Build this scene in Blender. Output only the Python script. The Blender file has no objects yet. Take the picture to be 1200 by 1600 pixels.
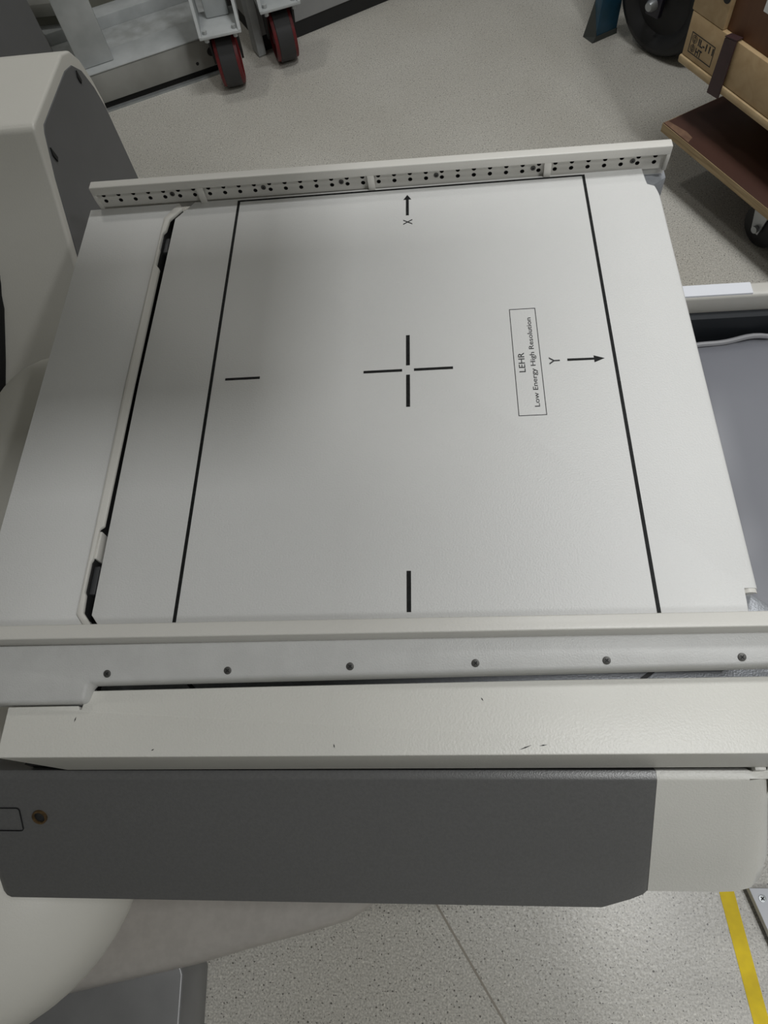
import bpy, bmesh, math, random
from mathutils import Vector, Matrix, Euler
random.seed(4)
S = bpy.context.scene
COL = S.collection
G = 0.70                      # height of the collimator face above the floor; below, z = 0 is that face
FL = -G                       # floor
PI = math.pi

# ------------------------------------------------------------------ camera, world, lights, exposure
cd = bpy.data.cameras.new('camera'); cam = bpy.data.objects.new('camera', cd); COL.objects.link(cam)
cam.location = (0.03471, -0.43115, 0.53921 + G)
cam.rotation_mode = 'XYZ'
cam.rotation_euler = (0.476585, 0.097020, 0.012426)
cd.sensor_fit = 'VERTICAL'; cd.sensor_height = 32.0; cd.lens = 1104.99 / 1600 * 32.0
cd.clip_start = 0.02; cd.clip_end = 50
S.camera = cam

W = bpy.data.worlds.new('world'); S.world = W; W.use_nodes = True
W.node_tree.nodes['Background'].inputs[0].default_value = (0.9, 0.95, 1.0, 1)
W.node_tree.nodes['Background'].inputs[1].default_value = 0.02

LIGHTS = [  # x, y, size x, size y, power: the luminaires in the ceiling
    (0.90, -0.42, 0.20, 0.24, 16.5),
    (0.50, 0.80, 0.60, 0.30, 17.0),
    (-0.85, 1.60, 0.20, 0.24, 5.5),
    (1.55, -1.25, 0.20, 0.24, 12.0),
]
CEIL = 2.05
for x, y, sx, sy, e in LIGHTS:
    ld = bpy.data.lights.new('luminaire_light', 'AREA'); ld.shape = 'RECTANGLE'; ld.size = sx; ld.size_y = sy
    ld.energy = e; ld.color = (0.985, 0.995, 1.0) if x > 0 else (1.0, 0.98, 0.94)
    lo = bpy.data.objects.new('luminaire_light', ld); lo.location = (x, y, CEIL - 0.03 + G); COL.objects.link(lo)
S.view_settings.view_transform = 'Standard'; S.view_settings.look = 'None'
S.view_settings.exposure = 0.06; S.view_settings.gamma = 1.0; S.view_settings.use_curve_mapping = False

# ------------------------------------------------------------------ materials
MATS = {}
def mat(name, col, rough=0.5, metal=0.0, var=0.0, vscale=30.0, bump=0.0, bscale=400.0, spec=0.5, col2=None, detail=3.0):
    if name in MATS: return MATS[name]
    m = bpy.data.materials.new(name); m.use_nodes = True
    nt = m.node_tree; b = nt.nodes['Principled BSDF']
    b.inputs['Roughness'].default_value = rough; b.inputs['Metallic'].default_value = metal
    b.inputs['Specular IOR Level'].default_value = spec
    tc = nt.nodes.new('ShaderNodeTexCoord')
    if var > 0 or col2:
        n = nt.nodes.new('ShaderNodeTexNoise'); n.inputs['Scale'].default_value = vscale; n.inputs['Detail'].default_value = detail
        nt.links.new(tc.outputs['Object'], n.inputs['Vector'])
        r = nt.nodes.new('ShaderNodeValToRGB')
        c2 = col2 or tuple(c * (1 - var) for c in col)
        r.color_ramp.elements[0].position = 0.35; r.color_ramp.elements[1].position = 0.65
        r.color_ramp.elements[0].color = (*c2, 1); r.color_ramp.elements[1].color = (*col, 1)
        nt.links.new(n.outputs['Fac'], r.inputs['Fac']); nt.links.new(r.outputs['Color'], b.inputs['Base Color'])
    else:
        b.inputs['Base Color'].default_value = (*col, 1)
    if bump > 0:
        n2 = nt.nodes.new('ShaderNodeTexNoise'); n2.inputs['Scale'].default_value = bscale; n2.inputs['Detail'].default_value = 2
        nt.links.new(tc.outputs['Object'], n2.inputs['Vector'])
        bp = nt.nodes.new('ShaderNodeBump'); bp.inputs['Strength'].default_value = bump; bp.inputs['Distance'].default_value = 0.001
        nt.links.new(n2.outputs['Fac'], bp.inputs['Height']); nt.links.new(bp.outputs['Normal'], b.inputs['Normal'])
    MATS[name] = m
    return m

def floor_mat():
    m = bpy.data.materials.new('speckled_vinyl'); m.use_nodes = True
    nt = m.node_tree; N = nt.nodes; L = nt.links; b = N['Principled BSDF']
    tc = N.new('ShaderNodeTexCoord')
    def noise(s, d, c0, p0, c1, p1):
        n = N.new('ShaderNodeTexNoise'); n.inputs['Scale'].default_value = s; n.inputs['Detail'].default_value = d
        L.new(tc.outputs['Object'], n.inputs['Vector'])
        r = N.new('ShaderNodeValToRGB'); e = r.color_ramp.elements
        e[0].position = p0; e[0].color = (*c0, 1); e[1].position = p1; e[1].color = (*c1, 1)
        L.new(n.outputs['Fac'], r.inputs['Fac']); return r
    a = noise(340, 2, (0.42, 0.405, 0.365), 0.32, (0.68, 0.66, 0.605), 0.66)
    k = noise(300, 0, (0.22, 0.21, 0.20), 0.23, (1, 1, 1), 0.29)
    w = noise(210, 1, (0, 0, 0), 0.62, (0.14, 0.135, 0.12), 0.72)
    big = noise(2.2, 3, (0.86, 0.85, 0.83), 0.3, (1, 1, 1), 0.7)
    def mix(op, x, y):
        q = N.new('ShaderNodeMix'); q.data_type = 'RGBA'; q.blend_type = op; q.inputs[0].default_value = 1
        L.new(x, q.inputs[6]); L.new(y, q.inputs[7]); return q.outputs[2]
    c = mix('MULTIPLY', a.outputs['Color'], k.outputs['Color']); c = mix('ADD', c, w.outputs['Color']); c = mix('MULTIPLY', c, big.outputs['Color'])
    L.new(c, b.inputs['Base Color'])
    b.inputs['Roughness'].default_value = 0.33
    n2 = N.new('ShaderNodeTexNoise'); n2.inputs['Scale'].default_value = 140; L.new(tc.outputs['Object'], n2.inputs['Vector'])
    bp = N.new('ShaderNodeBump'); bp.inputs['Strength'].default_value = 0.35; bp.inputs['Distance'].default_value = 0.001
    L.new(n2.outputs['Fac'], bp.inputs['Height']); L.new(bp.outputs['Normal'], b.inputs['Normal'])
    return m

def wood_mat(name, c1, c2, scale=(3, 40, 40), rough=0.6):
    if name in MATS: return MATS[name]
    m = bpy.data.materials.new(name); m.use_nodes = True
    nt = m.node_tree; N = nt.nodes; L = nt.links; b = N['Principled BSDF']
    tc = N.new('ShaderNodeTexCoord'); mp = N.new('ShaderNodeMapping'); mp.inputs['Scale'].default_value = scale
    L.new(tc.outputs['Object'], mp.inputs['Vector'])
    n = N.new('ShaderNodeTexNoise'); n.inputs['Scale'].default_value = 1.0; n.inputs['Detail'].default_value = 5; n.inputs['Distortion'].default_value = 0.6
    L.new(mp.outputs['Vector'], n.inputs['Vector'])
    r = N.new('ShaderNodeValToRGB'); e = r.color_ramp.elements
    e[0].position = 0.3; e[0].color = (*c2, 1); e[1].position = 0.65; e[1].color = (*c1, 1)
    L.new(n.outputs['Fac'], r.inputs['Fac']); L.new(r.outputs['Color'], b.inputs['Base Color'])
    b.inputs['Roughness'].default_value = rough
    MATS[name] = m; return m

M_PLATE = mat('plate_paint', (0.69, 0.69, 0.675), 0.42, var=0.03, vscale=6, bump=0.30, bscale=620)
M_CREAM = mat('cream_paint', (0.66, 0.645, 0.59), 0.42, var=0.04, vscale=5, bump=0.15, bscale=500)
M_COVER = mat('cover_paint', (0.69, 0.68, 0.63), 0.38, var=0.04, vscale=7, bump=0.25, bscale=560)
M_RAIL = mat('rail_paint', (0.68, 0.665, 0.62), 0.38, var=0.03, vscale=9, bump=0.15, bscale=520)
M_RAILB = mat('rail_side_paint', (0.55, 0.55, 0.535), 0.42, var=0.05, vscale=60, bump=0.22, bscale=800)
M_SILVER = mat('silver_lacquer', (0.36, 0.375, 0.40), 0.38, metal=0.35, var=0.1, vscale=300, bump=0.25, bscale=700)
M_DGREY = mat('dark_grey_lacquer', (0.155, 0.155, 0.153), 0.36, metal=0.25, var=0.10, vscale=380, bump=0.15, bscale=800)
M_PANEL = mat('grey_panel', (0.135, 0.137, 0.14), 0.5, var=0.05, vscale=20)
M_BLACK = mat('black_print', (0.008, 0.008, 0.009), 0.42)
M_LINE = mat('worn_black_print', (0.006, 0.006, 0.006), 0.6, col2=(0.014, 0.015, 0.015), vscale=260, spec=0.2)
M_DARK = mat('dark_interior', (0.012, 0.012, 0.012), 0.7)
M_LATCH = mat('latch_grey', (0.045, 0.047, 0.05), 0.5)
M_SCREW = mat('screw_steel', (0.10, 0.098, 0.092), 0.5, metal=0.5)
M_SCREWD = mat('screw_recess', (0.015, 0.015, 0.015), 0.6)
M_BRASS = mat('rusty_brass', (0.14, 0.085, 0.035), 0.55, metal=0.4, var=0.6, vscale=200)
M_BASE = mat('base_silver', (0.50, 0.47, 0.435), 0.30, metal=0.2, var=0.08, vscale=90, bump=0.06, bscale=300)
M_SKIRT = mat('base_skirt', (0.22, 0.22, 0.22), 0.36, metal=0.3, var=0.1, vscale=20)
M_CART = mat('cart_white', (0.50, 0.52, 0.52), 0.5, col2=(0.40, 0.42, 0.42), vscale=14, bump=0.2, bscale=120)
M_CARTF = mat('cart_white_shaded', (0.33, 0.33, 0.31), 0.5, col2=(0.26, 0.26, 0.24), vscale=10)  # cart white darkened: shade on the beam front put into the colour
M_RUST = mat('chipped_edge', (0.46, 0.48, 0.48), 0.5, col2=(0.33, 0.34, 0.33), vscale=22)
M_RED = mat('red_wheel', (0.13, 0.008, 0.010), 0.5)
M_TYRE = mat('black_tyre', (0.012, 0.012, 0.013), 0.6)
M_TREAD = mat('dark_tread', (0.035, 0.035, 0.036), 0.6)
M_STEEL = mat('zinc_steel', (0.42, 0.44, 0.45), 0.4, metal=0.6, var=0.15, vscale=40)
M_BLUE = mat('blue_paint', (0.012, 0.085, 0.16), 0.45, col2=(0.010, 0.07, 0.12), vscale=30)
M_RUBBER = mat('grey_rubber', (0.055, 0.06, 0.055), 0.7)
M_NAVY = mat('dark_fork', (0.018, 0.016, 0.03), 0.4)
M_PINE = wood_mat('pine', (0.50, 0.36, 0.20), (0.42, 0.29, 0.15))
M_PINE2 = wood_mat('pine_pale', (0.50, 0.38, 0.22), (0.42, 0.30, 0.16))
M_BPLY = wood_mat('brown_plywood', (0.17, 0.075, 0.035), (0.13, 0.055, 0.026), (30, 30, 3))
M_DECK = wood_mat('film_faced_ply', (0.085, 0.040, 0.030), (0.065, 0.030, 0.022), (4, 4, 4), 0.4)
M_PLYEDGE = wood_mat('ply_edge', (0.42, 0.31, 0.17), (0.25, 0.17, 0.08), (10, 10, 160))
M_STRAP = mat('brown_strap', (0.050, 0.024, 0.026), 0.55, var=0.2, vscale=50)
M_PAPER = mat('paper', (0.75, 0.76, 0.76), 0.6)
M_VINYL = mat('grey_vinyl', (0.20, 0.205, 0.23), 0.42, var=0.06, vscale=5)
M_HEM = mat('vinyl_hem', (0.26, 0.26, 0.27), 0.4)
M_COUCH = mat('couch_beige', (0.60, 0.585, 0.54), 0.4, var=0.05, vscale=30)
M_WHITE = mat('white_tape', (0.80, 0.82, 0.87), 0.4)
M_NAVYPAN = mat('dark_pan', (0.016, 0.019, 0.023), 0.5)
M_YEL = mat('yellow_tape', (0.95, 0.70, 0.004), 0.5, col2=(0.86, 0.62, 0.006), vscale=60, spec=0.25)
M_WALL = mat('wall_paint', (0.45, 0.455, 0.44), 0.7)
M_CEIL = mat('ceiling_paint', (0.72, 0.72, 0.70), 0.8)
M_SEAM = mat('weld_seam', (0.30, 0.27, 0.225), 0.6)
M_FLOOR = floor_mat()

# ------------------------------------------------------------------ helpers (all coordinates relative to the face plane)
def obj(name, bm, m, parent=None, smooth=35, label=None):
    me = bpy.data.meshes.new(name)
    bmesh.ops.recalc_face_normals(bm, faces=bm.faces)
    bm.to_mesh(me); bm.free()
    off = Vector((0, 0, G))
    if parent is not None:
        p = parent
        while p is not None:
            off -= Vector(p.location); p = p.parent
    me.transform(Matrix.Translation(off))
    o = bpy.data.objects.new(name, me); COL.objects.link(o)
    for mm in (m if isinstance(m, (list, tuple)) else [m]): me.materials.append(mm)
    if smooth:
        me.polygons.foreach_set('use_smooth', [True] * len(me.polygons))
        me.set_sharp_from_angle(angle=math.radians(smooth))
    if parent is not None: o.parent = parent
    if label: o['label'] = label
    return o
def thing(name, loc, label, cat, group=None):
    o = bpy.data.objects.new(name, None); COL.objects.link(o); o.location = (loc[0], loc[1], loc[2] + G)
    o.empty_display_size = 0.05
    o['label'] = label; o['category'] = cat
    if group: o['group'] = group
    return o
def tag(o, label, cat, group=None):
    o['label'] = label; o['category'] = cat
    if group: o['group'] = group
    return o
def struct(o): o['kind'] = 'structure'; return o
def add_prism(bm, pts, axis, a, b):
    def P(p, t):
        return {'x': (t, p[0], p[1]), 'y': (p[0], t, p[1]), 'z': (p[0], p[1], t)}[axis]
    v0 = [bm.verts.new(P(p, a)) for p in pts]; v1 = [bm.verts.new(P(p, b)) for p in pts]
    n = len(pts)
    bm.faces.new(v0); bm.faces.new(v1[::-1])
    for i in range(n): bm.faces.new((v0[i], v0[(i + 1) % n], v1[(i + 1) % n], v1[i]))
    return v0 + v1
def prism(pts, axis, a, b, bev=0.0, seg=2, ang=25):
    bm = bmesh.new(); add_prism(bm, pts, axis, a, b)
    if bev: bevel(bm, bev, seg, ang)
    return bm
def bevel(bm, w, seg=2, ang=25):
    bm.normal_update()
    bmesh.ops.recalc_face_normals(bm, faces=bm.faces)
    ed = [e for e in bm.edges if len(e.link_faces) == 2 and e.calc_face_angle(0) > math.radians(ang)]
    bmesh.ops.bevel(bm, geom=ed, offset=w, offset_type='OFFSET', segments=seg, profile=0.5, affect='EDGES', clamp_overlap=True)
def box(x0, x1, y0, y1, z0, z1, bev=0.0, seg=2):
    return prism([(x0, y0), (x1, y0), (x1, y1), (x0, y1)], 'z', z0, z1, bev, seg)
def add_box(bm, x0, x1, y0, y1, z0, z1):
    return add_prism(bm, [(x0, y0), (x1, y0), (x1, y1), (x0, y1)], 'z', z0, z1)
def loft(secs):
    bm = bmesh.new(); R = [[bm.verts.new(p) for p in s] for s in secs]; n = len(secs[0])
    for a, b in zip(R, R[1:]):
        for i in range(n): bm.faces.new((a[i], a[(i + 1) % n], b[(i + 1) % n], b[i]))
    bm.faces.new(R[0]); bm.faces.new(R[-1][::-1])
    return bm
def lathe(prof, c, axis, n=32, bm=None):
    """prof: list of (r, t) along the axis; closed at both ends when r = 0"""
    bm = bm or bmesh.new(); ax = Vector(axis).normalized()
    u = ax.orthogonal().normalized(); w = ax.cross(u); c = Vector(c); rings = []
    for r, t in prof:
        if r < 1e-6: rings.append([bm.verts.new(c + ax * t)])
        else: rings.append([bm.verts.new(c + ax * t + (u * math.cos(2 * PI * k / n) + w * math.sin(2 * PI * k / n)) * r) for k in range(n)])
    for a, b in zip(rings, rings[1:]):
        for k in range(n):
            k2 = (k + 1) % n
            if len(a) == 1 and len(b) == 1: continue
            if len(a) == 1: bm.faces.new((a[0], b[k], b[k2]))
            elif len(b) == 1: bm.faces.new((a[k], a[k2], b[0]))
            else: bm.faces.new((a[k], a[k2], b[k2], b[k]))
    return bm
def tube(path, r, n=10):
    bm = bmesh.new(); path = [Vector(p) for p in path]; rings = []
    for i, p in enumerate(path):
        t = (path[min(i + 1, len(path) - 1)] - path[max(i - 1, 0)]).normalized()
        u = t.cross(Vector((0.31, 0.17, 0.93))).normalized(); w = t.cross(u)
        rings.append([bm.verts.new(p + (u * math.cos(2 * PI * k / n) + w * math.sin(2 * PI * k / n)) * r) for k in range(n)])
    for a, b in zip(rings, rings[1:]):
        for k in range(n): bm.faces.new((a[k], a[(k + 1) % n], b[(k + 1) % n], b[k]))
    bm.faces.new(rings[0]); bm.faces.new(rings[-1][::-1])
    return bm
def xf(bm, M): bmesh.ops.transform(bm, matrix=M, verts=bm.verts); return bm
def frame(o, e1, e3=(0, 0, 1)):
    """matrix: local x along e1, local z along e3, origin o"""
    a = Vector(e1).normalized(); c = Vector(e3).normalized(); b = c.cross(a).normalized()
    return Matrix(((a.x, b.x, c.x, o[0]), (a.y, b.y, c.y, o[1]), (a.z, b.z, c.z, o[2]), (0, 0, 0, 1)))
def text_bm(s, w, h, weight=0.0, depth=0.0003):
    """lettering w wide and h tall (cap height), lower left at origin, in the xy plane"""
    cu = bpy.data.curves.new('lettering', 'FONT'); cu.body = s; cu.size = 1.0; cu.offset = weight; cu.resolution_u = 3
    to = bpy.data.objects.new('lettering', cu); COL.objects.link(to)
    dg = bpy.context.evaluated_depsgraph_get(); dg.update()
    me = bpy.data.meshes.new_from_object(to.evaluated_get(dg))
    bm = bmesh.new(); bm.from_mesh(me)
    bpy.data.objects.remove(to); bpy.data.curves.remove(cu); bpy.data.meshes.remove(me)
    xs = [v.co.x for v in bm.verts]; x0, x1 = min(xs), max(xs)
    cap = 0.729 * (1 if True else 1)
    for v in bm.verts: v.co = Vector(((v.co.x - x0) / (x1 - x0) * w, v.co.y / cap * h, 0))
    r = bmesh.ops.extrude_face_region(bm, geom=list(bm.faces))
    for g in r['geom']:
        if isinstance(g, bmesh.types.BMVert): g.co.z += depth
    return bm
def screw(parent, p, ax, r=0.0036, name='screw', m=None, cross=True):
    """countersunk cross-head screw; head is a child of parent, its recess a part of the same head mesh"""
    ax = Vector(ax).normalized()
    bm = lathe([(0, 0.0006), (r * 0.8, 0.0006), (r * 0.96, 0.0004), (r, -0.0012), (0, -0.0012)], p, ax, 20)
    for f in bm.faces: f.material_index = 0
    u = ax.orthogonal().normalized(); w = ax.cross(u)
    if cross:
        n0 = len(bm.faces)
        for a, b in ((u, w), (w, u)):
            q = [Vector(p) + ax * 0.00075 + a * (r * 0.55 * s1) + b * (r * 0.15 * s2) for s1, s2 in ((-1, -1), (1, -1), (1, 1), (-1, 1))]
            lo = [bm.verts.new(v - ax * 0.0003) for v in q]; hi = [bm.verts.new(v) for v in q]
            fs = [bm.faces.new(hi)] + [bm.faces.new((lo[i], lo[(i + 1) % 4], hi[(i + 1) % 4], hi[i])) for i in range(4)]
            for f in fs: f.material_index = 1
    return obj(name, bm, [m or M_SCREW, M_SCREWD], parent)

# ------------------------------------------------------------------ the room
RX0, RX1, RY0, RY1 = -2.4, 2.6, -2.8, 2.75
floor = struct(obj('floor', box(RX0, RX1, RY0, RY1, FL - 0.1, FL), M_FLOOR, smooth=0))
bm = bmesh.new(); a, b = Vector((-0.072, -0.364, FL)), Vector((0.30, -0.942, FL)); d = (b - a).normalized(); n = Vector((-d.y, d.x, 0)) * 0.0016
vs = [bm.verts.new(p) for p in (a - n, b - n, b + n, a + n)]; vt = [bm.verts.new(v.co + Vector((0, 0, 0.0006))) for v in vs]
bm.faces.new(vt)
for i in range(4): bm.faces.new((vs[i], vs[(i + 1) % 4], vt[(i + 1) % 4], vt[i]))
obj('weld_seam', bm, M_SEAM, floor, smooth=0)
struct(obj('wall_back', box(RX0, RX1, RY1, RY1 + 0.1, FL, CEIL), M_WALL, smooth=0))
struct(obj('wall_front', box(RX0, RX1, RY0 - 0.1, RY0, FL, CEIL), M_WALL, smooth=0))
struct(obj('wall_left', box(RX0 - 0.1, RX0, RY0, RY1, FL, CEIL), M_WALL, smooth=0))
struct(obj('wall_right', box(RX1, RX1 + 0.1, RY0, RY1, FL, CEIL), M_WALL, smooth=0))
struct(obj('ceiling', box(RX0, RX1, RY0, RY1, CEIL, CEIL + 0.1), M_CEIL, smooth=0))
M_DIFF = mat('luminaire_diffuser', (0.8, 0.8, 0.8), 0.5)
M_DIFF.node_tree.nodes['Principled BSDF'].inputs['Emission Color'].default_value = (1, 0.985, 0.95, 1)
M_DIFF.node_tree.nodes['Principled BSDF'].inputs['Emission Strength'].default_value = 1.0
for i, (x, y, sx, sy, e) in enumerate(LIGHTS):
    where = ('right of the detector', 'over the open floor', 'over the white cart', 'by the front wall')[i]
    t = thing('ceiling_light', (x, y, CEIL), 'square white ceiling light panel ' + where, 'light', 'ceiling light panels')
    bm = bmesh.new()
    for q in ((-sx/2-.02, -sx/2, -sy/2-.02, sy/2+.02), (sx/2, sx/2+.02, -sy/2-.02, sy/2+.02), (-sx/2, sx/2, -sy/2-.02, -sy/2), (-sx/2, sx/2, sy/2, sy/2+.02)):
        add_box(bm, x+q[0], x+q[1], y+q[2], y+q[3], CEIL - 0.02, CEIL)
    obj('frame', bm, M_WHITE, t, smooth=0)
    obj('diffuser', box(x-sx/2, x+sx/2, y-sy/2, y+sy/2, CEIL - 0.012, CEIL), M_DIFF, t, smooth=0)

# ------------------------------------------------------------------ detector head
head = thing('gamma_camera_detector', (-0.04, -0.02, -0.25), 'white flat gamma camera detector head with marked collimator face and dark grey front', 'detector')
obj('housing', prism([(-0.345, -0.335), (0.262, -0.335), (0.262, 0.285), (-0.345, 0.285)], 'z', -0.25, -0.118, 0.012), M_SILVER, head)
obj('inner_tray', box(-0.34, 0.252, -0.252, 0.26, -0.118, -0.020), M_DARK, head, smooth=0)
# recessed ledge between the near rail and the near cover
obj('recess_ledge', box(-0.284, 0.300, -0.345, -0.252, -0.118, -0.050), M_SILVER, head, smooth=0)
for pts in ([(-0.2010, -0.2780), (-0.1870, -0.2922)], [(0.2010, -0.2763), (0.1850, -0.2873)], [(-0.2722, -0.2800), (-0.2735, -0.3000)]):
    (x0, y0), (x1, y1) = pts; d = Vector((x1 - x0, y1 - y0, 0)).normalized(); n = Vector((-d.y, d.x, 0)) * 0.0016
    q = [(x0 - n.x, y0 - n.y), (x1 - n.x, y1 - n.y), (x1 + n.x, y1 + n.y), (x0 + n.x, y0 + n.y)]
    obj('ledge_seam', prism(q, 'z', -0.050, -0.0494), M_BLACK, head, smooth=0)
# silver corner brackets under the plate, right side
br = prism([(0.20, 0.300), (0.2865, 0.300), (0.2865, 0.262), (0.270, 0.250), (0.262, 0.2505), (0.20, 0.2505)], 'z', -0.052, -0.015, 0.0015)
obj('corner_bracket', br, M_SILVER, head, label='silver corner bracket under the far rail')
br = prism([(0.255, -0.2215), (0.266, -0.2225), (0.2865, -0.2385), (0.300, -0.250), (0.300, -0.262), (0.255, -0.262)], 'z', -0.046, -0.018, 0.0015)
obj('corner_bracket', br, M_SILVER, head, label='silver corner bracket at the near rail')

# collimator plate with its print
PO = [(-0.2465, 0.2605), (0.257, 0.2605), (0.2583, 0.2345), (0.2655, 0.2305), (0.2705, 0.211), (0.2715, -0.229), (0.2605, -0.229), (0.2600, -0.2585), (-0.251, -0.2585), (-0.2665, -0.240), (-0.2685, 0.0), (-0.2665, 0.2345)]
pbm = prism(PO, 'z', -0.0185, 0.0)
bmesh.ops.recalc_face_normals(pbm, faces=pbm.faces)
big = [e for e in pbm.edges if all(v.co.z > -0.001 and v.co.x > 0.2695 for v in e.verts)]
bmesh.ops.bevel(pbm, geom=big, offset=0.0055, offset_type='OFFSET', segments=5, profile=0.5, affect='EDGES', clamp_overlap=True)
small = [e for e in pbm.edges if all(v.co.z > -0.0002 for v in e.verts) and max(v.co.x for v in e.verts) < 0.262 and len(e.link_faces) == 2 and e.calc_face_angle(0) > 1]
bmesh.ops.bevel(pbm, geom=small, offset=0.0013, offset_type='OFFSET', segments=2, profile=0.5, affect='EDGES', clamp_overlap=True)
plate = obj('collimator_plate', pbm, M_PLATE, head, label='off-white collimator plate with black lines')
def mark(name, pts, m=M_LINE, h=0.0003): return obj(name, prism(pts, 'z', 0, h), m, plate, smooth=0)
def rmark(name, x0, x1, y0, y1, m=M_LINE): return mark(name, [(x0, y0), (x1, y0), (x1, y1), (x0, y1)], m)
A_, LW = 0.1935, 0.0015
rmark('field_line', -A_ - LW, -A_ + LW, -0.2545, 0.2567)
rmark('field_line', A_ - LW, A_ + LW, -0.2545, 0.2567)
rmark('field_line', -A_ + LW, A_ - LW, 0.2545, 0.2568)
rmark('crosshair_bar', -0.0429, -0.0057, -0.00145, 0.00145); rmark('crosshair_bar', 0.0057, 0.0429, -0.00145, 0.00145)
rmark('crosshair_bar', -0.0018, 0.0018, 0.0057, 0.0429); rmark('crosshair_bar', -0.0018, 0.0018, -0.0429, -0.0057)
rmark('axis_tick', -0.1796, -0.1450, -0.00135, 0.00135); rmark('axis_tick', -0.0018, 0.0018, -0.2431, -0.2075)
mark('axis_arrow', [(-0.0016, 0.2125), (0.0016, 0.2125), (0.0016, 0.2375), (0.0043, 0.2375), (0, 0.2450), (-0.0043, 0.2375), (-0.0016, 0.2375)])
mark('axis_arrow', [(0.1500, 0.0036), (0.1500, 0.0010), (0.1745, 0.0008), (0.1745, -0.0022), (0.1840, 0.0020), (0.1745, 0.0058), (0.1745, 0.0032)])
T90 = lambda x, y: Matrix.Translation((x, y, 0)) @ Matrix.Rotation(PI / 2, 4, 'Z')
obj('axis_letter', xf(text_bm('X', 0.0080, 0.0105), T90(0.0053, 0.198)), M_BLACK, plate, smooth=0)
obj('axis_letter', xf(text_bm('Y', 0.0085, 0.0105), T90(0.1430, -0.0022)), M_BLACK, plate, smooth=0)
obj('label_lettering', xf(text_bm('LEHR', 0.0230, 0.0062), T90(0.1105, -0.0095)), M_BLACK, plate, smooth=0)
obj('label_lettering', xf(text_bm('Low Energy High Resolution', 0.1060, 0.0048), T90(0.1202, -0.0495)), M_BLACK, plate, smooth=0)
bm = bmesh.new()
lx0, lx1, ly0, ly1, w = 0.1003, 0.1257, -0.0590, 0.0685, 0.0006
for q in ((lx0, lx1, ly0, ly0 + w), (lx0, lx1, ly1 - w, ly1), (lx0, lx0 + w, ly0 + w, ly1 - w), (lx1 - w, lx1, ly0 + w, ly1 - w)): add_box(bm, *q, 0, 0.0003)
obj('label_frame', bm, M_BLACK, plate, smooth=0)
# rolled hook at the notch of the right edge
bm = bmesh.new()
for (r, dz) in ((0.0048, 0), (0.0028, -0.001)):
    pts = [(0.2655 + r * 1.15 * math.cos(t), -0.0052 + r * math.sin(t)) for t in [math.radians(190 - 18 * k) for k in range(11)]]
    pin = [(0.2655 + (r - 0.0010) * 1.15 * math.cos(t), -0.0052 + (r - 0.0010) * math.sin(t)) for t in [math.radians(10 + 18 * k) for k in range(11)]]
    add_prism(bm, pts + pin, 'y', -0.2325, -0.2288)
obj('edge_hook', bm, M_RAIL, head)

# left side panel, trim strip and latches
obj('side_panel', prism([(-0.3690, -0.2600), (-0.2625, -0.2600), (-0.2758, -0.2400), (-0.2776, 0.0), (-0.2758, 0.234), (-0.2650, 0.2600), (-0.3725, 0.2600)], 'z', -0.03, 0.0, 0.0006), M_PLATE, head)
tr = [(-0.2625, -0.2590), (-0.2782, -0.2400), (-0.2800, 0.0), (-0.2782, 0.234), (-0.2635, 0.2572), (-0.2582, 0.2475), (-0.2712, 0.2305), (-0.2724, 0.214),
      (-0.2756, 0.209), (-0.2760, 0.186), (-0.2750, 0.184), (-0.2752, 0.160), (-0.2708, 0.154), (-0.2712, 0.0), (-0.2706, -0.158), (-0.2745, -0.161), (-0.2742, -0.190), (-0.2757, -0.193), (-0.2752, -0.220), (-0.2735, -0.223), (-0.2725, -0.2385), (-0.2580, -0.2560)]
obj('gap_shade', prism([(-0.2757, -0.2400), (-0.2775, 0.0), (-0.2757, 0.234), (-0.2640, 0.2560), (-0.2620, 0.2540), (-0.2742, 0.233), (-0.2760, 0.0), (-0.2742, -0.239)], 'z', -0.03, -0.0014), M_DARK, head, smooth=0)  # dark strip added so the gap beside the trim reads as shade
obj('edge_trim', prism(tr, 'z', -0.0012, 0.0032, 0.0011, 2), M_RAIL, head)
for (y0, y1, z) in ((0.186, 0.208, -0.004), (-0.220, -0.194, -0.004)):
    obj('latch', box(-0.2750, -0.2695, y0, y1, -0.02, z, 0.0008), M_LATCH, head)
obj('latch_tab', box(-0.2745, -0.2722, -0.1885, -0.1625, -0.012, 0.0005, 0.0006), M_RAIL, head)
obj('latch', prism([(-0.256, 0.2505), (-0.251, 0.2565), (-0.240, 0.259), (-0.252, 0.259), (-0.2590, 0.253)], 'z', -0.02, -0.012), M_LATCH, head)

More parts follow.
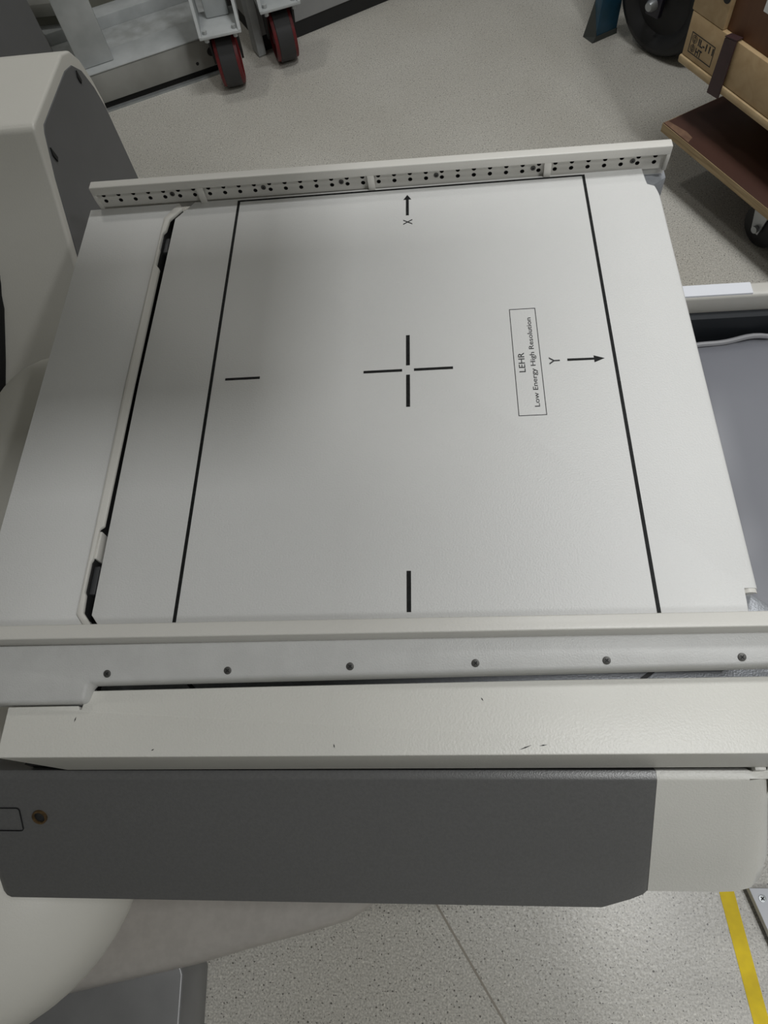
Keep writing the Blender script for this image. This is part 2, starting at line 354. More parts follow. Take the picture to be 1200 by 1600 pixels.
# far rail: lip, perforated strip, end walls, tabs, screws
TILT = -0.006
def tl(bm):
    for v in bm.verts: v.co.z += TILT * v.co.x
    return bm
RL, RR = -0.3600, 0.2830
PITCH, H0 = 0.01767, -0.3497
frail = obj('far_rail', tl(prism([(0.2570, 0.0178), (0.2570, 0.0285), (0.2685, 0.0285), (0.2685, -0.012), (0.2660, -0.012), (0.2660, 0.0178)], 'x', RL, RR, 0.0014, 3)), M_RAIL, head, label='perforated cream rail along the far edge')
bm = bmesh.new(); YS = 0.2622; ZB, ZT = -0.0010, 0.0190; HR = 0.0024
def hole_cell(x0, x1, z0, z1, cx, cz, n=12):
    o = [bm.verts.new((cx + HR * math.cos(2*PI*k/n), YS, cz + HR * math.sin(2*PI*k/n))) for k in range(n)]
    i = [bm.verts.new((cx + HR * math.cos(2*PI*k/n), YS + 0.0035, cz + HR * math.sin(2*PI*k/n))) for k in range(n)]
    for k in range(n):
        f = bm.faces.new((o[k], o[(k+1) % n], i[(k+1) % n], i[k])); f.material_index = 1
    f = bm.faces.new(i); f.material_index = 1
    def edgept(k):
        t = 2*PI*k/n; c, s = math.cos(t), math.sin(t)
        m = min(((x1-cx)/c if c > 1e-6 else (x0-cx)/c if c < -1e-6 else 9), ((z1-cz)/s if s > 1e-6 else (z0-cz)/s if s < -1e-6 else 9))
        return (cx + c*m, YS, cz + s*m)
    e = [bm.verts.new(edgept(k)) for k in range(n)]
    for k in range(n): bm.faces.new((o[k], e[k], e[(k+1) % n], o[(k+1) % n]))
    for (qx, qz) in ((x0, z0), (x1, z0), (x1, z1), (x0, z1)):     # the four corners the ring leaves open
        k = max(range(n), key=lambda k: 0 if True else 0)
        ang = math.atan2(qz - cz, qx - cx) % (2*PI); k = int(ang / (2*PI/n)) % n
        q = bm.verts.new((qx, YS, qz))
        try: bm.faces.new((e[k], q, e[(k+1) % n]))
        except ValueError: pass
k = 0
while H0 + k * PITCH < RR - 0.006:
    cx = H0 + k * PITCH; x0, x1 = cx - PITCH/2, cx + PITCH/2
    if k == 0: x0 = RL + 0.004
    if cx + PITCH > RR - 0.006: x1 = RR - 0.004
    hole_cell(x0, x1, ZB, 0.0104, cx, 0.0066); hole_cell(x0, x1, 0.0104, ZT, cx, 0.0142)
    k += 1
r = bmesh.ops.remove_doubles(bm, verts=bm.verts, dist=0.00002)
add_box(bm, RL + 0.004, RR - 0.004, YS + 0.0036, 0.2662, -0.0010, ZT)
add_box(bm, RL + 0.004, RR - 0.004, YS, 0.2662, -0.0014, -0.0010)
me_o = obj('perforated_strip', tl(bm), [M_RAIL, M_DARK], frail, smooth=0)
for x0, x1 in ((RL, RL + 0.0042), (RR - 0.0042, RR)):
    obj('rail_end', tl(prism([(0.2572, 0.0200), (0.2572, 0.0130), (0.2600, -0.0035), (0.2680, -0.0035), (0.2680, 0.0200)], 'x', x0, x1, 0.0010)), M_RAIL, frail)
for x in (-0.2345, -0.0395, 0.1545):
    obj('rail_tab', tl(prism([(x - 0.0038, -0.0040), (x + 0.0036, -0.0040), (x + 0.0036, 0.0190), (x - 0.0045, 0.0190)], 'y', 0.2572, 0.2602, 0.0008)), M_RAIL, frail)
for x in (-0.2695, -0.1628, -0.0737, 0.0328, 0.1390, 0.2455):
    screw(frail, (x, YS - 0.0002, 0.0098 + TILT * x), (0, -1, 0), 0.0029)

# near rail: cap and side face
nrail = obj('near_rail', prism([(-0.2572, 0.0285), (-0.2572, 0.0178), (-0.2660, 0.0178), (-0.2660, 0.000), (-0.2685, 0.000), (-0.2690, 0.0285)], 'x', -0.420, RR + 0.03, 0.0014, 3), M_RAIL, head, label='cream rail cap along the near edge')
fl = [(-0.420, -0.2690), (RR + 0.03, -0.2675), (RR + 0.03, -0.2897), (0.078, -0.2928), (-0.1193, -0.2953), (-0.2540, -0.2970), (-0.2568, -0.2990), (-0.2590, -0.3095), (-0.2620, -0.3110), (-0.420, -0.3125)]
bm = prism(fl, 'z', -0.004, 0.0125, 0.0022, 3, 40)
for v in bm.verts: v.co.z -= 0.38 * max(0.0, -v.co.y - 0.2720)          # the flange slopes down towards the front
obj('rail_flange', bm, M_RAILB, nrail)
for x, y in ((-0.2398, -0.2911), (-0.1417, -0.2899), (-0.0451, -0.2881), (0.0507, -0.2870), (0.1477, -0.2864), (0.2445, -0.2854)):
    screw(nrail, (x, y, 0.0125 - 0.38 * (-y - 0.2720) + 0.0001), (0, -0.355, 0.935), 0.0031)
# near cover with step at the left
NC = [(-0.3275, -0.3128), (-0.2675, -0.3122), (-0.2668, -0.3150), (-0.2648, -0.3150), (-0.2635, -0.3055), (-0.2595, -0.3003), (-0.1229, -0.2984), (0.1029, -0.2957), (0.300, -0.2945), (0.303, -0.300), (0.303, -0.3500), (-0.327, -0.3522)]
bm = prism(NC, 'z', -0.0830, -0.0120)
for v in bm.verts:
    if v.co.z < -0.05 and v.co.x < -0.3: v.co.x += 0.020 if v.co.y > -0.33 else 0.022
bevel(bm, 0.0042, 4, 50)
obj('near_cover', bm, M_COVER, head, label='broad cream cover strip in front of the near rail')
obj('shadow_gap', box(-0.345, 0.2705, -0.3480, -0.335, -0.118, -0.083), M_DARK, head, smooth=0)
obj('corner_clip', box(0.2710, 0.2800, -0.3525, -0.335, -0.105, -0.083, 0.001), M_COVER, head)
for px, py, ln, an in ((0.085, -0.3455, 0.010, 20), (0.098, -0.3440, 0.006, 8), (-0.268, -0.3230, 0.004, 80), (-0.058, -0.3440, 0.003, 100), (0.055, -0.3100, 0.003, 120), (-0.200, -0.3465, 0.0025, 30)):
    q = Matrix.Translation((px, py, 0)) @ Matrix.Rotation(math.radians(an), 4, 'Z')
    obj('paint_chip', xf(prism([(-ln / 2, 0), (0, -0.0004), (ln / 2, 0), (0, 0.0004)], 'z', -0.0121, -0.0117), q), M_SCREWD, head, smooth=0)
# dark grey front panel (bulging) and the white end cap
def fsec(x, e=0.0, s=0.0):      # e: how far the bulge is drawn in, s: shrink at a rounded end
    return [(x, -0.3515 + s, -0.0905 - s), (x, -0.3580 + s, -0.0900 - s), (x, -0.3598 + s, -0.0910 - s), (x, -0.4400 + e + s, -0.1640 + s * .3), (x, -0.4530 + e + s, -0.1790 + s), (x, -0.4500 + e + s, -0.1930 + s), (x, -0.40, -0.236), (x, -0.34, -0.240), (x, -0.336, -0.12)]
obj('front_panel', loft([fsec(-0.3960, 0.009, 0.003), fsec(-0.3945, 0.004, 0.0012), fsec(-0.3905, 0.0012, 0.0004), fsec(-0.386), fsec(0.155), fsec(0.180, 0.0065), fsec(0.1915, 0.0105), fsec(0.1955, 0.0135)]), M_DGREY, head, label='dark grey lacquered front panel')
def wsec(x, s=0.0, o=0.0): return [(x + o * (0, 0, 0.1, 1.0, 0.75, 0.3, 0, 0, 0)[i], y + 0.0132 * (1 if i in (3, 4, 5) else 0) + (s if i in (2, 3, 4, 5) else 0), z) for i, (_, y, z) in enumerate(fsec(x))]
obj('end_cap', loft([wsec(0.1957), wsec(0.256), wsec(0.268, 0.0008, 0.003), wsec(0.2770, 0.0035, 0.007), wsec(0.2825, 0.009, 0.010), wsec(0.2850, 0.017, 0.012), wsec(0.2858, 0.030, 0.012)]), M_COVER, head, smooth=50, label='white end cap of the front panel')
sl = Vector((0, -0.0802, -0.073)).normalized(); nn = Vector((0, -0.673, 0.740)).normalized()
hp = Vector((-0.3395, -0.3880, -0.1167 + 0.0008))
obj('lock_hole', lathe([(0.0052, 0.0014), (0.0068, 0.0012), (0.0072, -0.002), (0.0050, -0.002), (0.0052, 0.0014)], hp, nn, 24), M_BRASS, head)
obj('lock_screw', lathe([(0, 0.0006), (0.0030, 0.0006), (0.0052, -0.0005), (0, -0.0005)], hp, nn, 20), M_DARK, head)
Fm = frame(Vector((-0.357, -0.3806, -0.1099)), (1, 0, 0), nn)
bm = bmesh.new()
def rrect(x0, x1, y0, y1, r, n=4):
    o = []
    for cx, cy, a0 in ((x1 - r, y1 - r, 0), (x0 + r, y1 - r, 90), (x0 + r, y0 + r, 180), (x1 - r, y0 + r, 270)):
        for k in range(n + 1):
            t = math.radians(a0 + 90 * k / n); o.append((cx + r * math.cos(t), cy + r * math.sin(t)))
    return o
def ring(bm, outer, inner, z0, z1):
    n = len(outer); V = lambda L, z: [bm.verts.new((p[0], p[1], z)) for p in L]
    a, b, c, d = V(outer, z0), V(outer, z1), V(inner, z1), V(inner, z0)
    for A, B in ((a, b), (b, c), (c, d), (d, a)):
        for i in range(n): bm.faces.new((A[i], A[(i + 1) % n], B[(i + 1) % n], B[i]))
ring(bm, rrect(-0.040, 0.0, -0.0245, 0.0, 0.003), rrect(-0.0393, -0.0007, -0.0238, -0.0007, 0.0025), 0.0, 0.0010)
obj('hatch_outline', xf(bm, Fm), M_BLACK, head, smooth=0)

# ------------------------------------------------------------------ gantry: arm with end panel, column, lower shell, base
gan = thing('gamma_camera_gantry', (-0.72, 0.25, FL), 'cream gantry arm and base with dark grey end panels left of the detector', 'gantry')
def arc(c, r, a0, a1, n): return [(c[0] + r * math.cos(math.radians(a0 + (a1 - a0) * k / n)), c[1] + r * math.sin(math.radians(a0 + (a1 - a0) * k / n))) for k in range(n + 1)]
AP = [(0.10, -0.42), (0.272, -0.128), (0.340, -0.020), (0.368, 0.034), (0.375, 0.038), (0.520, 0.036)] + [(0.545, 0.026), (0.562, 0.004), (0.572, -0.026), (0.577, -0.06), (0.575, -0.42)]
arm = obj('arm', prism(AP, 'x', -1.05, -0.450, 0.010, 4, 25), M_CREAM, gan)
AI = [(0.120, -0.41), (0.288, -0.125), (0.352, -0.022), (0.3835, 0.018), (0.392, 0.024), (0.505, 0.022), (0.530, 0.015), (0.550, -0.004), (0.564, -0.036), (0.571, -0.07), (0.569, -0.41)]
obj('end_panel', prism(AI, 'x', -0.456, -0.4488, 0.0008, 1), M_PANEL, arm, label='dark grey end panel')
obj('panel_clip', prism([(0.372, -0.004), (0.376, 0.004), (0.3795, -0.012), (0.375, -0.015)], 'x', -0.4492, -0.4470), M_DARK, arm, smooth=0)
obj('panel_clip', prism([(0.528, 0.000), (0.533, 0.006), (0.5345, -0.008), (0.530, -0.010)], 'x', -0.4492, -0.4470), M_DARK, arm, smooth=0)
colm = obj('column', box(-1.25, -0.705, 0.58, 0.985, FL, 0.05, 0.012), M_CREAM, gan)
obj('shadow_head_post', box(-0.86, -0.74, 0.76, 0.88, 0.05, 0.80, 0.01), M_CREAM, colm)  # post put in only to carry the added head above
obj('column_panel', box(-0.706, -0.700, 0.585, 0.9795, -0.66, 0.035), M_PANEL, colm, smooth=0, label='dark grey column panel')
uh = obj('shadow_head', box(-0.42, 0.222, -0.183, 0.42, 0.64, 0.84, 0.02, 3), M_CREAM, gan)  # unseen second head, added to cast the soft shadow on the plate's left
obj('shadow_head_bracket', prism([(-0.36, 0.36), (-0.26, 0.40), (-0.76, 0.86), (-0.84, 0.80)], 'z', 0.68, 0.80, 0.006), M_CREAM, gan)  # holds the added head, out of view as well
# rounded joint cover beside the arm and black cable slot
bm = bmesh.new(); bmesh.ops.create_uvsphere(bm, u_segments=40, v_segments=24, radius=1)
for v in bm.verts:
    f = lambda c: math.copysign(abs(c) ** 0.85, c)
    v.co = Vector((-0.458 + 0.100 * f(v.co.x), 0.035 + 0.160 * f(v.co.y), -0.218 + 0.115 * f(v.co.z)))
obj('joint_cover', bm, M_CREAM, gan, smooth=60)
obj('cable_slot', tube([(-0.575, 0.300, -0.080), (-0.568, 0.283, -0.109), (-0.578, 0.262, -0.145), (-0.604, 0.225, -0.208), (-0.626, 0.195, -0.258), (-0.655, 0.164, -0.311), (-0.68, 0.13, -0.37)], 0.010, 12), M_DARK, gan)
# lower shell in front
bm = bmesh.new(); bmesh.ops.create_uvsphere(bm, u_segments=56, v_segments=32, radius=1)
for v in bm.verts:
    c = v.co; z = math.copysign(abs(c.z) ** 0.8, c.z)
    v.co = Vector((-0.590 + 0.226 * c.x, -0.410 + 0.212 * c.y, -0.395 + 0.150 * z))
obj('lower_shell', bm, M_CREAM, gan, smooth=60, label='cream rounded shell below the dark front panel')
BF = [(-1.05, -0.640), (-0.60, -0.600), (-0.43, -0.5635), (-0.33, -0.542), (-0.243, -0.518), (-0.17, -0.500), (-0.125, -0.487), (-0.095, -0.470), (-0.078, -0.445), (-0.072, -0.40), (-0.085, -0.30), (-0.14, -0.15), (-0.30, 0.0), (-0.6, 0.1), (-1.05, 0.1)]
obj('base_foot', prism(BF, 'z', -0.640, -0.550, 0.026, 5, 50), M_BASE, gan, smooth=50, label='silver gantry foot')
obj('base_skirt', prism([(-1.05, -0.85), (-0.50, -0.80), (-0.352, -0.76), (-0.344, -0.70), (-0.352, -0.555), (-0.42, -0.42), (-0.60, -0.30), (-1.05, -0.20)], 'z', FL, -0.590, 0.004, 2, 40), M_SKIRT, gan, smooth=50, label='dark silver skirt on the floor')

# ------------------------------------------------------------------ trolley couch on the right
cou = thing('padded_trolley', (0.62, 0.02, FL), 'beige framed low trolley with a grey vinyl pad beside the detector', 'trolley')
CX0, CX1, CY0, CY1, CZ = 0.34, 0.95, -0.34, 0.325, -0.25
def cbar(x0, x1, y0, y1, z0=CZ - 0.038, z1=CZ): return obj('rim_bar', box(x0, x1, y0, y1, z0, z1, 0.006, 3), M_COUCH, cou)
cbar(CX0, CX1, 0.3015, 0.3265); cbar(CX0, CX1, -0.365, -0.340); cbar(CX0, CX0 + 0.022, -0.339, 0.301); cbar(CX1 - 0.022, CX1, -0.339, 0.301)
bm = prism([(0.3035, CZ - 0.004), (0.3040, CZ + 0.0012), (0.3240, CZ + 0.0012), (0.3275, CZ - 0.003), (0.3275, CZ - 0.02), (0.3265, CZ - 0.02)], 'x', 0.345, 0.4705, 0.0004, 1)
obj('white_tape', bm, M_WHITE, cou, smooth=0)
obj('pan', box(CX0 + 0.005, CX1 - 0.005, -0.341, 0.3035, CZ - 0.11, CZ - 0.095), M_NAVYPAN, cou, smooth=0)
obj('pan_wall', box(CX0 + 0.023, CX1 - 0.023, 0.288, 0.3005, CZ - 0.105, CZ - 0.030), M_NAVYPAN, cou, smooth=0)
# vinyl pad: a thick, slightly rumpled slab
nx, ny = 28, 40; bm = bmesh.new(); top = []
PX0, PX1, PY0, PY1 = CX0 + 0.024, CX1 - 0.024, -0.335, 0.268
def pz(x, y):
    return CZ - 0.046 + 0.006 * math.sin(9 * y + 2 * x) + 0.0035 * math.sin(26 * y - 7 * x) + 0.004 * math.sin(13 * x + 3 * y)
for j in range(ny + 1):
    row = []
    for i in range(nx + 1):
        x = PX0 + (PX1 - PX0) * i / nx; y = PY0 + (PY1 - PY0) * j / ny
        if j == ny: y += 0.006 * math.sin(30 * x) + 0.003 * math.sin(67 * x)
        ed = min(i, nx - i, j, ny - j); z = pz(x, y) - (0.018 if ed == 0 else 0.004 if ed == 1 else 0)
        row.append(bm.verts.new((x, y, z)))
    top.append(row)
for j in range(ny):
    for i in range(nx): bm.faces.new((top[j][i], top[j][i+1], top[j+1][i+1], top[j+1][i]))
rim = [top[0][i] for i in range(nx + 1)] + [top[j][nx] for j in range(1, ny + 1)] + [top[ny][i] for i in range(nx - 1, -1, -1)] + [top[j][0] for j in range(ny - 1, 0, -1)]
low = [bm.verts.new((v.co.x, v.co.y, CZ - 0.095)) for v in rim]
for i in range(len(rim)): bm.faces.new((rim[i], rim[(i+1) % len(rim)], low[(i+1) % len(rim)], low[i]))
bm.faces.new(low)
pad = obj('vinyl_pad', bm, M_VINYL, cou, smooth=60)
obj('pad_hem', tube([(x, PY1 + 0.001 + 0.006 * math.sin(30 * x) + 0.003 * math.sin(67 * x), pz(x, PY1) - 0.014) for x in [PX0 + (PX1 - PX0) * k / 60 for k in range(61)]], 0.0042, 8), M_HEM, pad)
for x in (CX0 + 0.03, CX1 - 0.03):
    for y in (-0.33, 0.29): obj('leg', box(x - 0.018, x + 0.018, y - 0.018, y + 0.018, FL, CZ - 0.036, 0.003), M_COUCH, cou)

# ------------------------------------------------------------------ floor markings and the white base plate, near right
tp = tag(obj('floor_tape', prism([(0.4120, -0.40), (0.4520, -0.84), (0.4735, -0.84), (0.4335, -0.40)], 'z', FL, FL + 0.0006), M_YEL, smooth=0), 'yellow marking tape stuck on the speckled floor', 'tape')
bp = thing('base_plate', (0.62, -0.55, FL), 'white metal base plate with a screw beside the yellow tape', 'plate')
obj('plate_sheet', prism([(0.4530, -0.440), (0.5560, -0.815), (0.95, -0.815), (0.95, -0.440)], 'z', FL + 0.006, FL + 0.020, 0.0012), M_WHITE, bp)
obj('plate_foot', prism([(0.4595, -0.445), (0.5610, -0.81), (0.94, -0.81), (0.94, -0.445)], 'z', FL, FL + 0.006), M_DARK, bp, smooth=0)
screw(bp, (0.4690, -0.4535, FL + 0.0205), (0, 0, 1), 0.0055, m=M_STEEL)

# ------------------------------------------------------------------ caster builder (all casters are parts of the thing they carry)
def caster_wheel(parent, c, ax, r, w, mt, mr, name='caster_wheel', red=True):
    h = w / 2
    if red:
        bm = lathe([(0, -h*.9), (r*.35, -h*.9), (r*.55, -h*.6), (r*.78, -h*.75), (r*.86, -h), (r*.94, -h*.96), (r*.975, -h*.62), (r*.975, h*.62), (r*.94, h*.96), (r*.86, h), (r*.78, h*.75), (r*.55, h*.6), (r*.35, h*.9), (0, h*.9)], c, ax, 40)
        wh = obj(name, bm, mr, parent, smooth=40)
        obj('tread', lathe([(r*.94, -h*.74), (r, -h*.66), (r, h*.66), (r*.94, h*.74)], c, ax, 40), mt, wh, smooth=40)
    else:
        bm = lathe([(0, -h*.6), (r*.25, -h*.6), (r*.3, -h*.45), (r*.62, -h*.4), (r*.70, -h*.85), (r*.82, -h), (r*.94, -h*.8), (r, -h*.35), (r, h*.35), (r*.94, h*.8), (r*.82, h), (r*.70, h*.85), (r*.62, h*.4), (r*.3, h*.45), (r*.25, h*.6), (0, h*.6)], c, ax, 40)
        wh = obj(name, bm, mt, parent, smooth=40)
    return wh

# ------------------------------------------------------------------ white steel cart, far left
cart = thing('steel_cart', (-0.75, 1.78, FL), 'chipped white steel frame cart on red and black casters by the left', 'cart')
A = Vector((-0.936, 1.591, 0)); e1 = Vector((0.917, 0.400, 0)).normalized(); FM = frame((A.x, A.y, 0), e1)   # local: x along the front, y to the back
def cpart(name, bm, m, par=cart, **k): return obj(name, xf(bm, FM), m, par, **k)
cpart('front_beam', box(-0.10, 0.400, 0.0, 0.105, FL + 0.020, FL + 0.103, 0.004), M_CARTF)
cpart('beam_top', box(-0.10, 0.402, -0.002, 0.100, FL + 0.1035, FL + 0.1075, 0.0015), M_CART)
cpart('rear_beam', box(-0.10, 0.38, 0.235, 0.300, FL + 0.075, FL + 0.130, 0.004), M_CART)
cpart('deck_sheet', box(-0.10, 0.385, 0.106, 0.2345, FL + 0.088, FL + 0.096, 0.001), M_RUST)
cpart('post', box(-0.025, 0.072, 0.030, 0.098, FL + 0.108, FL + 0.62, 0.004), M_CART)
cpart('foot_rail', box(-0.10, 0.40, -0.012, 0.0, FL, FL + 0.006), M_STEEL, smooth=0)
cpart('beam_shadow', box(-0.10, 0.39, 0.012, 0.09, FL, FL + 0.020), M_DARK, smooth=0)  # dark box standing in for the shadow under the front beam
cpart('bolt_hole', lathe([(0, -0.0025), (0.012, -0.0025), (0.013, 0.001), (0, 0.001)], (0.345, 0.0, FL + 0.062), (0, 1, 0), 20), M_DARK)
cpart('bolt_hole', lathe([(0, -0.002), (0.004, -0.002), (0.005, 0.001), (0, 0.001)], (0.295, 0.0, FL + 0.042), (0, 1, 0), 14), M_DARK)
def cart_caster(wp, ang, sgn=1):
    ex = Vector((math.cos(math.radians(ang)), math.sin(math.radians(ang)), 0)); ey = Vector((-ex.y, ex.x, 0))
    M = frame((wp[0], wp[1], FL), ex)
    P = lambda name, bm, m, par=cart: obj(name, xf(bm, M), m, par)
    br = P('caster_bracket', box(-0.058, 0.058, -0.075, 0.055, 0.176, 0.184, 0.002), M_CART)
    P('bracket_web', prism([(-0.075, 0.184), (0.055, 0.184), (0.055, 0.36), (0.02, 0.36)], 'x', -0.058, -0.050), M_CART, br)
    P('bracket_web', prism([(-0.075, 0.184), (0.055, 0.184), (0.055, 0.36), (0.02, 0.36)], 'x', 0.050, 0.058), M_CART, br)
    P('bracket_channel', box(-0.030, 0.034, 0.010, 0.053, 0.1845, 0.45, 0.004), M_CART, br)
    for sx, sy in ((-1, -0.06), (1, -0.06)):
        P('bolt', lathe([(0, -0.012), (0.007, -0.012), (0.007, 0.0), (0, 0.0)], (0.040 * sx, sy, 0.176), (0, 0, 1), 8), M_STEEL, br)
        P('bolt_head', lathe([(0, 0.009), (0.006, 0.009), (0.006, 0.0), (0, 0.0)], (0.040 * sx, sy, 0.184), (0, 0, 1), 8), M_RUST, br)
    fk = P('caster_fork', box(-0.046, 0.046, -0.035, 0.045, 0.160, 0.1755, 0.002), M_TYRE)
    for s in (-1, 1):
        P('fork_leg', prism([(-0.030, 0.162), (0.045, 0.162), (0.040, 0.070), (0.012, 0.065)], 'x', s * 0.040 - 0.003, s * 0.040 + 0.003), M_TYRE, fk)
    c = Vector((wp[0], wp[1], FL + 0.078)) + ey * 0.018
    caster_wheel(cart, c, ex, 0.078, 0.066, M_TREAD, M_RED)
cart_caster((-0.553, 1.655), 12)
cart_caster((-0.404, 1.757), 18)
cpart('hose_box', box(-0.22, -0.085, 0.10, 0.22, FL + 0.02, FL + 0.15, 0.01), M_CARTF)

# low cabinet wall behind the casters
cab = thing('low_cabinet', (-0.05, 2.2, FL), 'grey white cabinet with black plinth behind the casters', 'cabinet')
CM = frame((-0.480, 1.812, 0), Vector((0.872, 0.490, 0)))
obj('body', xf(box(0.0, 1.1, 0.0, 0.35, FL + 0.045, FL + 0.60, 0.003), CM), mat('cabinet_grey', (0.34, 0.345, 0.345), 0.5, var=0.05), cab)
obj('plinth', xf(box(0.004, 1.096, 0.004, 0.34, FL, FL + 0.045), CM), M_DARK, cab, smooth=0)
obj('corner_post', xf(box(-0.028, -0.002, -0.018, 0.030, FL + 0.002, FL + 0.60, 0.003), CM), M_CART, cab)
# conduit and clutter box between gantry and cart
cb = thing('wall_box', (-1.25, 1.95, FL), 'olive grey box with a black hook behind the white cart', 'box')
obj('box_body', box(-1.50, -1.02, 1.82, 2.30, FL, FL + 0.16, 0.01), mat('olive_grey', (0.20, 0.20, 0.165), 0.6, var=0.15, vscale=8), cb)
obj('box_ledge', box(-1.34, -1.00, 1.795, 1.85, FL + 0.162, FL + 0.20, 0.008), M_CARTF, cb)
obj('hook', tube([(-1.17 + 0.035 * math.cos(t), 1.93 + 0.02 * math.sin(t), FL + 0.172) for t in [math.radians(150 + 24 * k) for k in range(10)]], 0.006, 8), M_TYRE, cb)

# ------------------------------------------------------------------ blue hand truck, far right
ht = thing('hand_truck', (0.57, 1.68, FL), 'blue hand truck leg with a large black wheel beside the crate', 'hand truck')
bm = bmesh.new()
b0 = [(0.497, 1.708, FL + 0.012), (0.560, 1.742, FL + 0.012), (0.548, 1.775, FL + 0.012), (0.485, 1.745, FL + 0.012)]
b1 = [(x + 0.020, y + 0.015, FL + 0.70) for x, y, z in b0]
V0 = [bm.verts.new(p) for p in b0]; V1 = [bm.verts.new(p) for p in b1]
bm.faces.new(V0); bm.faces.new(V1[::-1])
for i in range(4): bm.faces.new((V0[i], V0[(i+1) % 4], V1[(i+1) % 4], V1[i]))
bevel(bm, 0.003, 2); obj('leg', bm, M_BLUE, ht)
bm = bmesh.new()
q0 = [(0.4885, 1.700, FL), (0.562, 1.740, FL), (0.546, 1.780, FL), (0.466, 1.738, FL)]
q1 = [(0.4970, 1.706, FL + 0.014), (0.561, 1.741, FL + 0.014), (0.548, 1.776, FL + 0.014), (0.492, 1.748, FL + 0.110)]
V0 = [bm.verts.new(p) for p in q0]; V1 = [bm.verts.new(p) for p in q1]
bm.faces.new(V0)
for i in range(4): bm.faces.new((V0[i], V0[(i+1) % 4], V1[(i+1) % 4], V1[i]))
bm.faces.new((V1[0], V1[1], V1[2])); bm.faces.new((V1[0], V1[2], V1[3]))
obj('foot', bm, M_RUBBER, ht, smooth=0)
wc = Vector((0.655, 1.640, FL + 0.140)); wa = Vector((-0.80, -0.60, 0))
caster_wheel(ht, wc, wa, 0.140, 0.075, M_TYRE, M_TYRE, 'wheel', red=False)
fm = frame(wc + wa.normalized() * 0.046, Vector((0.6, -0.8, 0)))
obj('fork', xf(prism([(-0.022, -0.03), (0.022, -0.03), (0.055, 0.42), (-0.030, 0.42)], 'y', -0.008, 0.008, 0.002), fm), M_NAVY, ht)
obj('axle_cap', lathe([(0, 0.075), (0.010, 0.074), (0.014, 0.066), (0.015, 0.052), (0, 0.052)], wc, wa, 20), M_STEEL, ht)
obj('cross_bar', tube([(0.575, 1.76, FL + 0.36), (0.80, 1.62, FL + 0.36)], 0.03, 14), M_NAVY, ht)
obj('bumper', box(0.70, 0.86, 1.56, 1.90, FL + 0.03, FL + 0.55, 0.01), M_TYRE, ht)

# ------------------------------------------------------------------ plywood dolly and crate, far right
D0 = Vector((0.554, 1.113, 0)); de = Vector((0.473, -0.881, 0)).normalized(); DM = frame((D0.x, D0.y, 0), de)   # local x along the front edge, y to the back
DZ = -0.55
dol = thing('plywood_dolly', (0.95, 1.02, FL), 'brown film-faced plywood dolly under the wooden crate', 'dolly')
LX, LY = 0.72, 0.62
obj('deck', xf(box(0.0, LX, 0.0, LY, DZ - 0.021, DZ, 0.0012), DM), [M_DECK], dol)
dk = dol.children[0]
obj('edge_ply', xf(box(-0.0012, LX, -0.0014, -0.0002, DZ - 0.0205, DZ - 0.0010), DM), M_PLYEDGE, dk, smooth=0)
obj('edge_ply', xf(box(-0.0014, -0.0002, 0.0, LY, DZ - 0.0205, DZ - 0.0010), DM), M_PLYEDGE, dk, smooth=0)
obj('chipped_corner', xf(prism([(0.0, 0.001), (0.085, 0.001), (0.078, 0.018), (0.055, 0.021), (0.030, 0.017), (0.0, 0.012)], 'z', DZ, DZ + 0.0005), DM), wood_mat('worn_ply', (0.22, 0.13, 0.08), (0.14, 0.075, 0.05), (40, 40, 40)), dk, smooth=0)
def dolly_caster(x, y):
    cx, cy = x, y; ax = (0, 1, 0)
    P = lambda name, bm, m, par=dol: obj(name, xf(bm, DM), m, par)
    fk = P('caster_fork', box(cx - 0.030, cx + 0.030, cy - 0.026, cy + 0.026, DZ - 0.030, DZ - 0.0215, 0.001), M_STEEL)
    for s in (-1, 1):
        P('fork_leg', prism([(cx - 0.026, DZ - 0.026), (cx + 0.026, DZ - 0.026), (cx + 0.014, FL + 0.038), (cx - 0.006, FL + 0.038)], 'y', cy + s * 0.024 - 0.002, cy + s * 0.024 + 0.002), M_STEEL, fk)
    P('axle_bolt', lathe([(0, -0.034), (0.008, -0.034), (0.008, 0.034), (0, 0.034)], (cx + 0.006, cy, FL + 0.050), (0, 1, 0), 14), M_STEEL, fk)
    h = 0.036 / 2; r = 0.050
    bm = lathe([(0, -h), (r * .8, -h), (r * .95, -h * .8), (r, -h * .3), (r, h * .3), (r * .95, h * .8), (r * .8, h), (0, h)], (cx + 0.006, cy, FL + 0.050), (0, 1, 0), 36)
    P('caster_wheel', bm, M_TYRE)
for x, y in ((0.300, 0.072), (0.08, 0.50), (0.64, 0.072), (0.64, 0.52)): dolly_caster(x, y)

CO = Vector((0.566, 1.161, 0)); ce = Vector((0.459, -0.888, 0)).normalized(); KM = frame((CO.x, CO.y, 0), ce)
cr = thing('wooden_crate', (0.98, 1.10, DZ), 'pale wooden crate with brown plywood panels and black heat-treatment stamp', 'crate')
K = lambda name, bm, m, par=cr, **k: obj(name, xf(bm, KM), m, par, **k)
KL, KW = 0.62, 0.50
for y0 in (0.03, 0.20, 0.38): K('runner', box(0.335, KL - 0.02, y0, y0 + 0.09, DZ + 0.0005, -0.4405, 0.003), M_PINE2)
K('runner', box(0.02, 0.10, 0.25, 0.40, DZ + 0.0005, -0.4405, 0.003), M_PINE2)
K('bottom_slat', box(0.0, KL, -0.004, 0.022, -0.440, -0.4235, 0.004), M_PINE2)
K('bottom_batten', box(0.004, KL, 0.0, 0.022, -0.4225, -0.3360, 0.002), M_PINE)
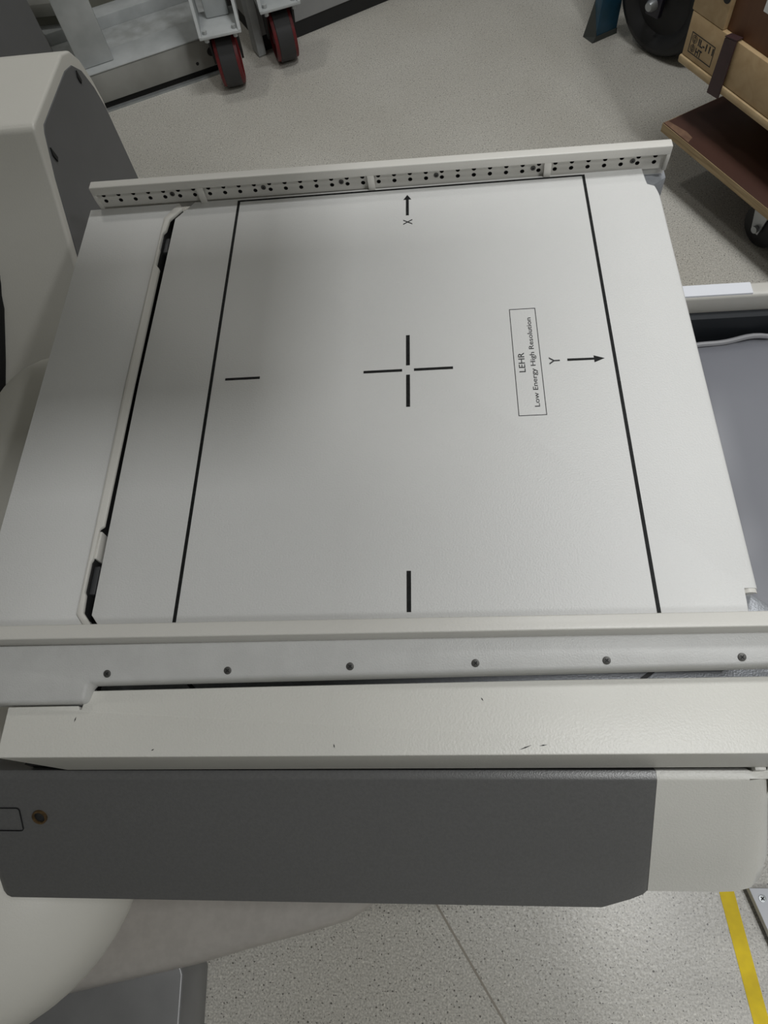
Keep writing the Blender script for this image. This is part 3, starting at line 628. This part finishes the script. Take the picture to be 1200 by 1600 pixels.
K('end_batten', box(0.0, 0.0955, 0.0, 0.0218, -0.3355, 0.10, 0.002), M_PINE)
K('side_panel', box(0.0965, KL, 0.010, 0.022, -0.3350, 0.10, 0.0006), M_BPLY)
K('crate_body', box(0.004, KL - 0.004, 0.0225, KW, -0.438, 0.095, 0.004), M_PINE2)
K('knot_hole', lathe([(0, -0.0006), (0.010, -0.0006), (0.011, 0.001), (0, 0.001)], (0.082, -0.0002, -0.281), (0, 1, 0), 18), M_DARK)
st = K('strap', prism([(0.1085, -0.4515), (0.1420, -0.4485), (0.1425, -0.3330), (0.1120, -0.3390)], 'y', -0.0065, -0.0035), M_STRAP, label='dark brown strap')
K('strap_top', prism([(0.1110, -0.3378), (0.1425, -0.3325), (0.1425, -0.3305), (0.1110, -0.3358)], 'y', -0.0064, 0.0095), M_STRAP, st, smooth=0)
K('paper_sheet', box(0.168, 0.26, 0.0085, 0.0098, -0.2715, -0.12), M_PAPER, smooth=0)
# stamp: frame, lettering and plant mark, printed on the batten
SM = KM @ Matrix(((1, 0, 0, 0.0185), (0, 0, 1, -0.0004), (0, 1, 0, -0.4105), (0, 0, 0, 1)))
SM2 = KM @ Matrix(((1, 0, 0, 0.0185), (0, 0, -1, -0.0001), (0, 1, 0, -0.4105), (0, 0, 0, 1)))
stamp = bmesh.new(); sw, sh, q = 0.0725, 0.0405, 0.0018
for r_ in ((0, sw, 0, q), (0, sw, sh - q, sh), (0, q, q, sh - q), (sw - q, sw, q, sh - q)): add_box(stamp, r_[0], r_[1], r_[2], r_[3], 0, 0.0003)
stf = obj('stamp_frame', xf(stamp, SM2), M_BLACK, cr, smooth=0)
obj('stamp_lettering', xf(xf(text_bm('IL-111', 0.046, 0.0135, 0.030), Matrix.Translation((0.0235, 0.0225, 0))), SM2), M_BLACK, stf, smooth=0)
obj('stamp_lettering', xf(xf(text_bm('HT', 0.0185, 0.0135, 0.030), Matrix.Translation((0.0215, 0.0035, 0))), SM2), M_BLACK, stf, smooth=0)
bm = bmesh.new()
for cx, cz, r0 in ((0.0115, 0.0295, 0.0078), (0.0115, 0.0110, 0.0070)):
    for r_ in (r0, r0 * 0.58):
        ring(bm, [(cx + r_ * math.cos(t), cz + r_ * math.sin(t)) for t in [2*PI*k/18 for k in range(18)]], [(cx + (r_ - 0.0011) * math.cos(t), cz + (r_ - 0.0011) * math.sin(t)) for t in [2*PI*k/18 for k in range(18)]], 0, 0.0003)
add_box(bm, 0.0109, 0.0121, 0.004, 0.037, 0, 0.0003)
obj('stamp_mark', xf(bm, SM2), M_BLACK, stf, smooth=0)
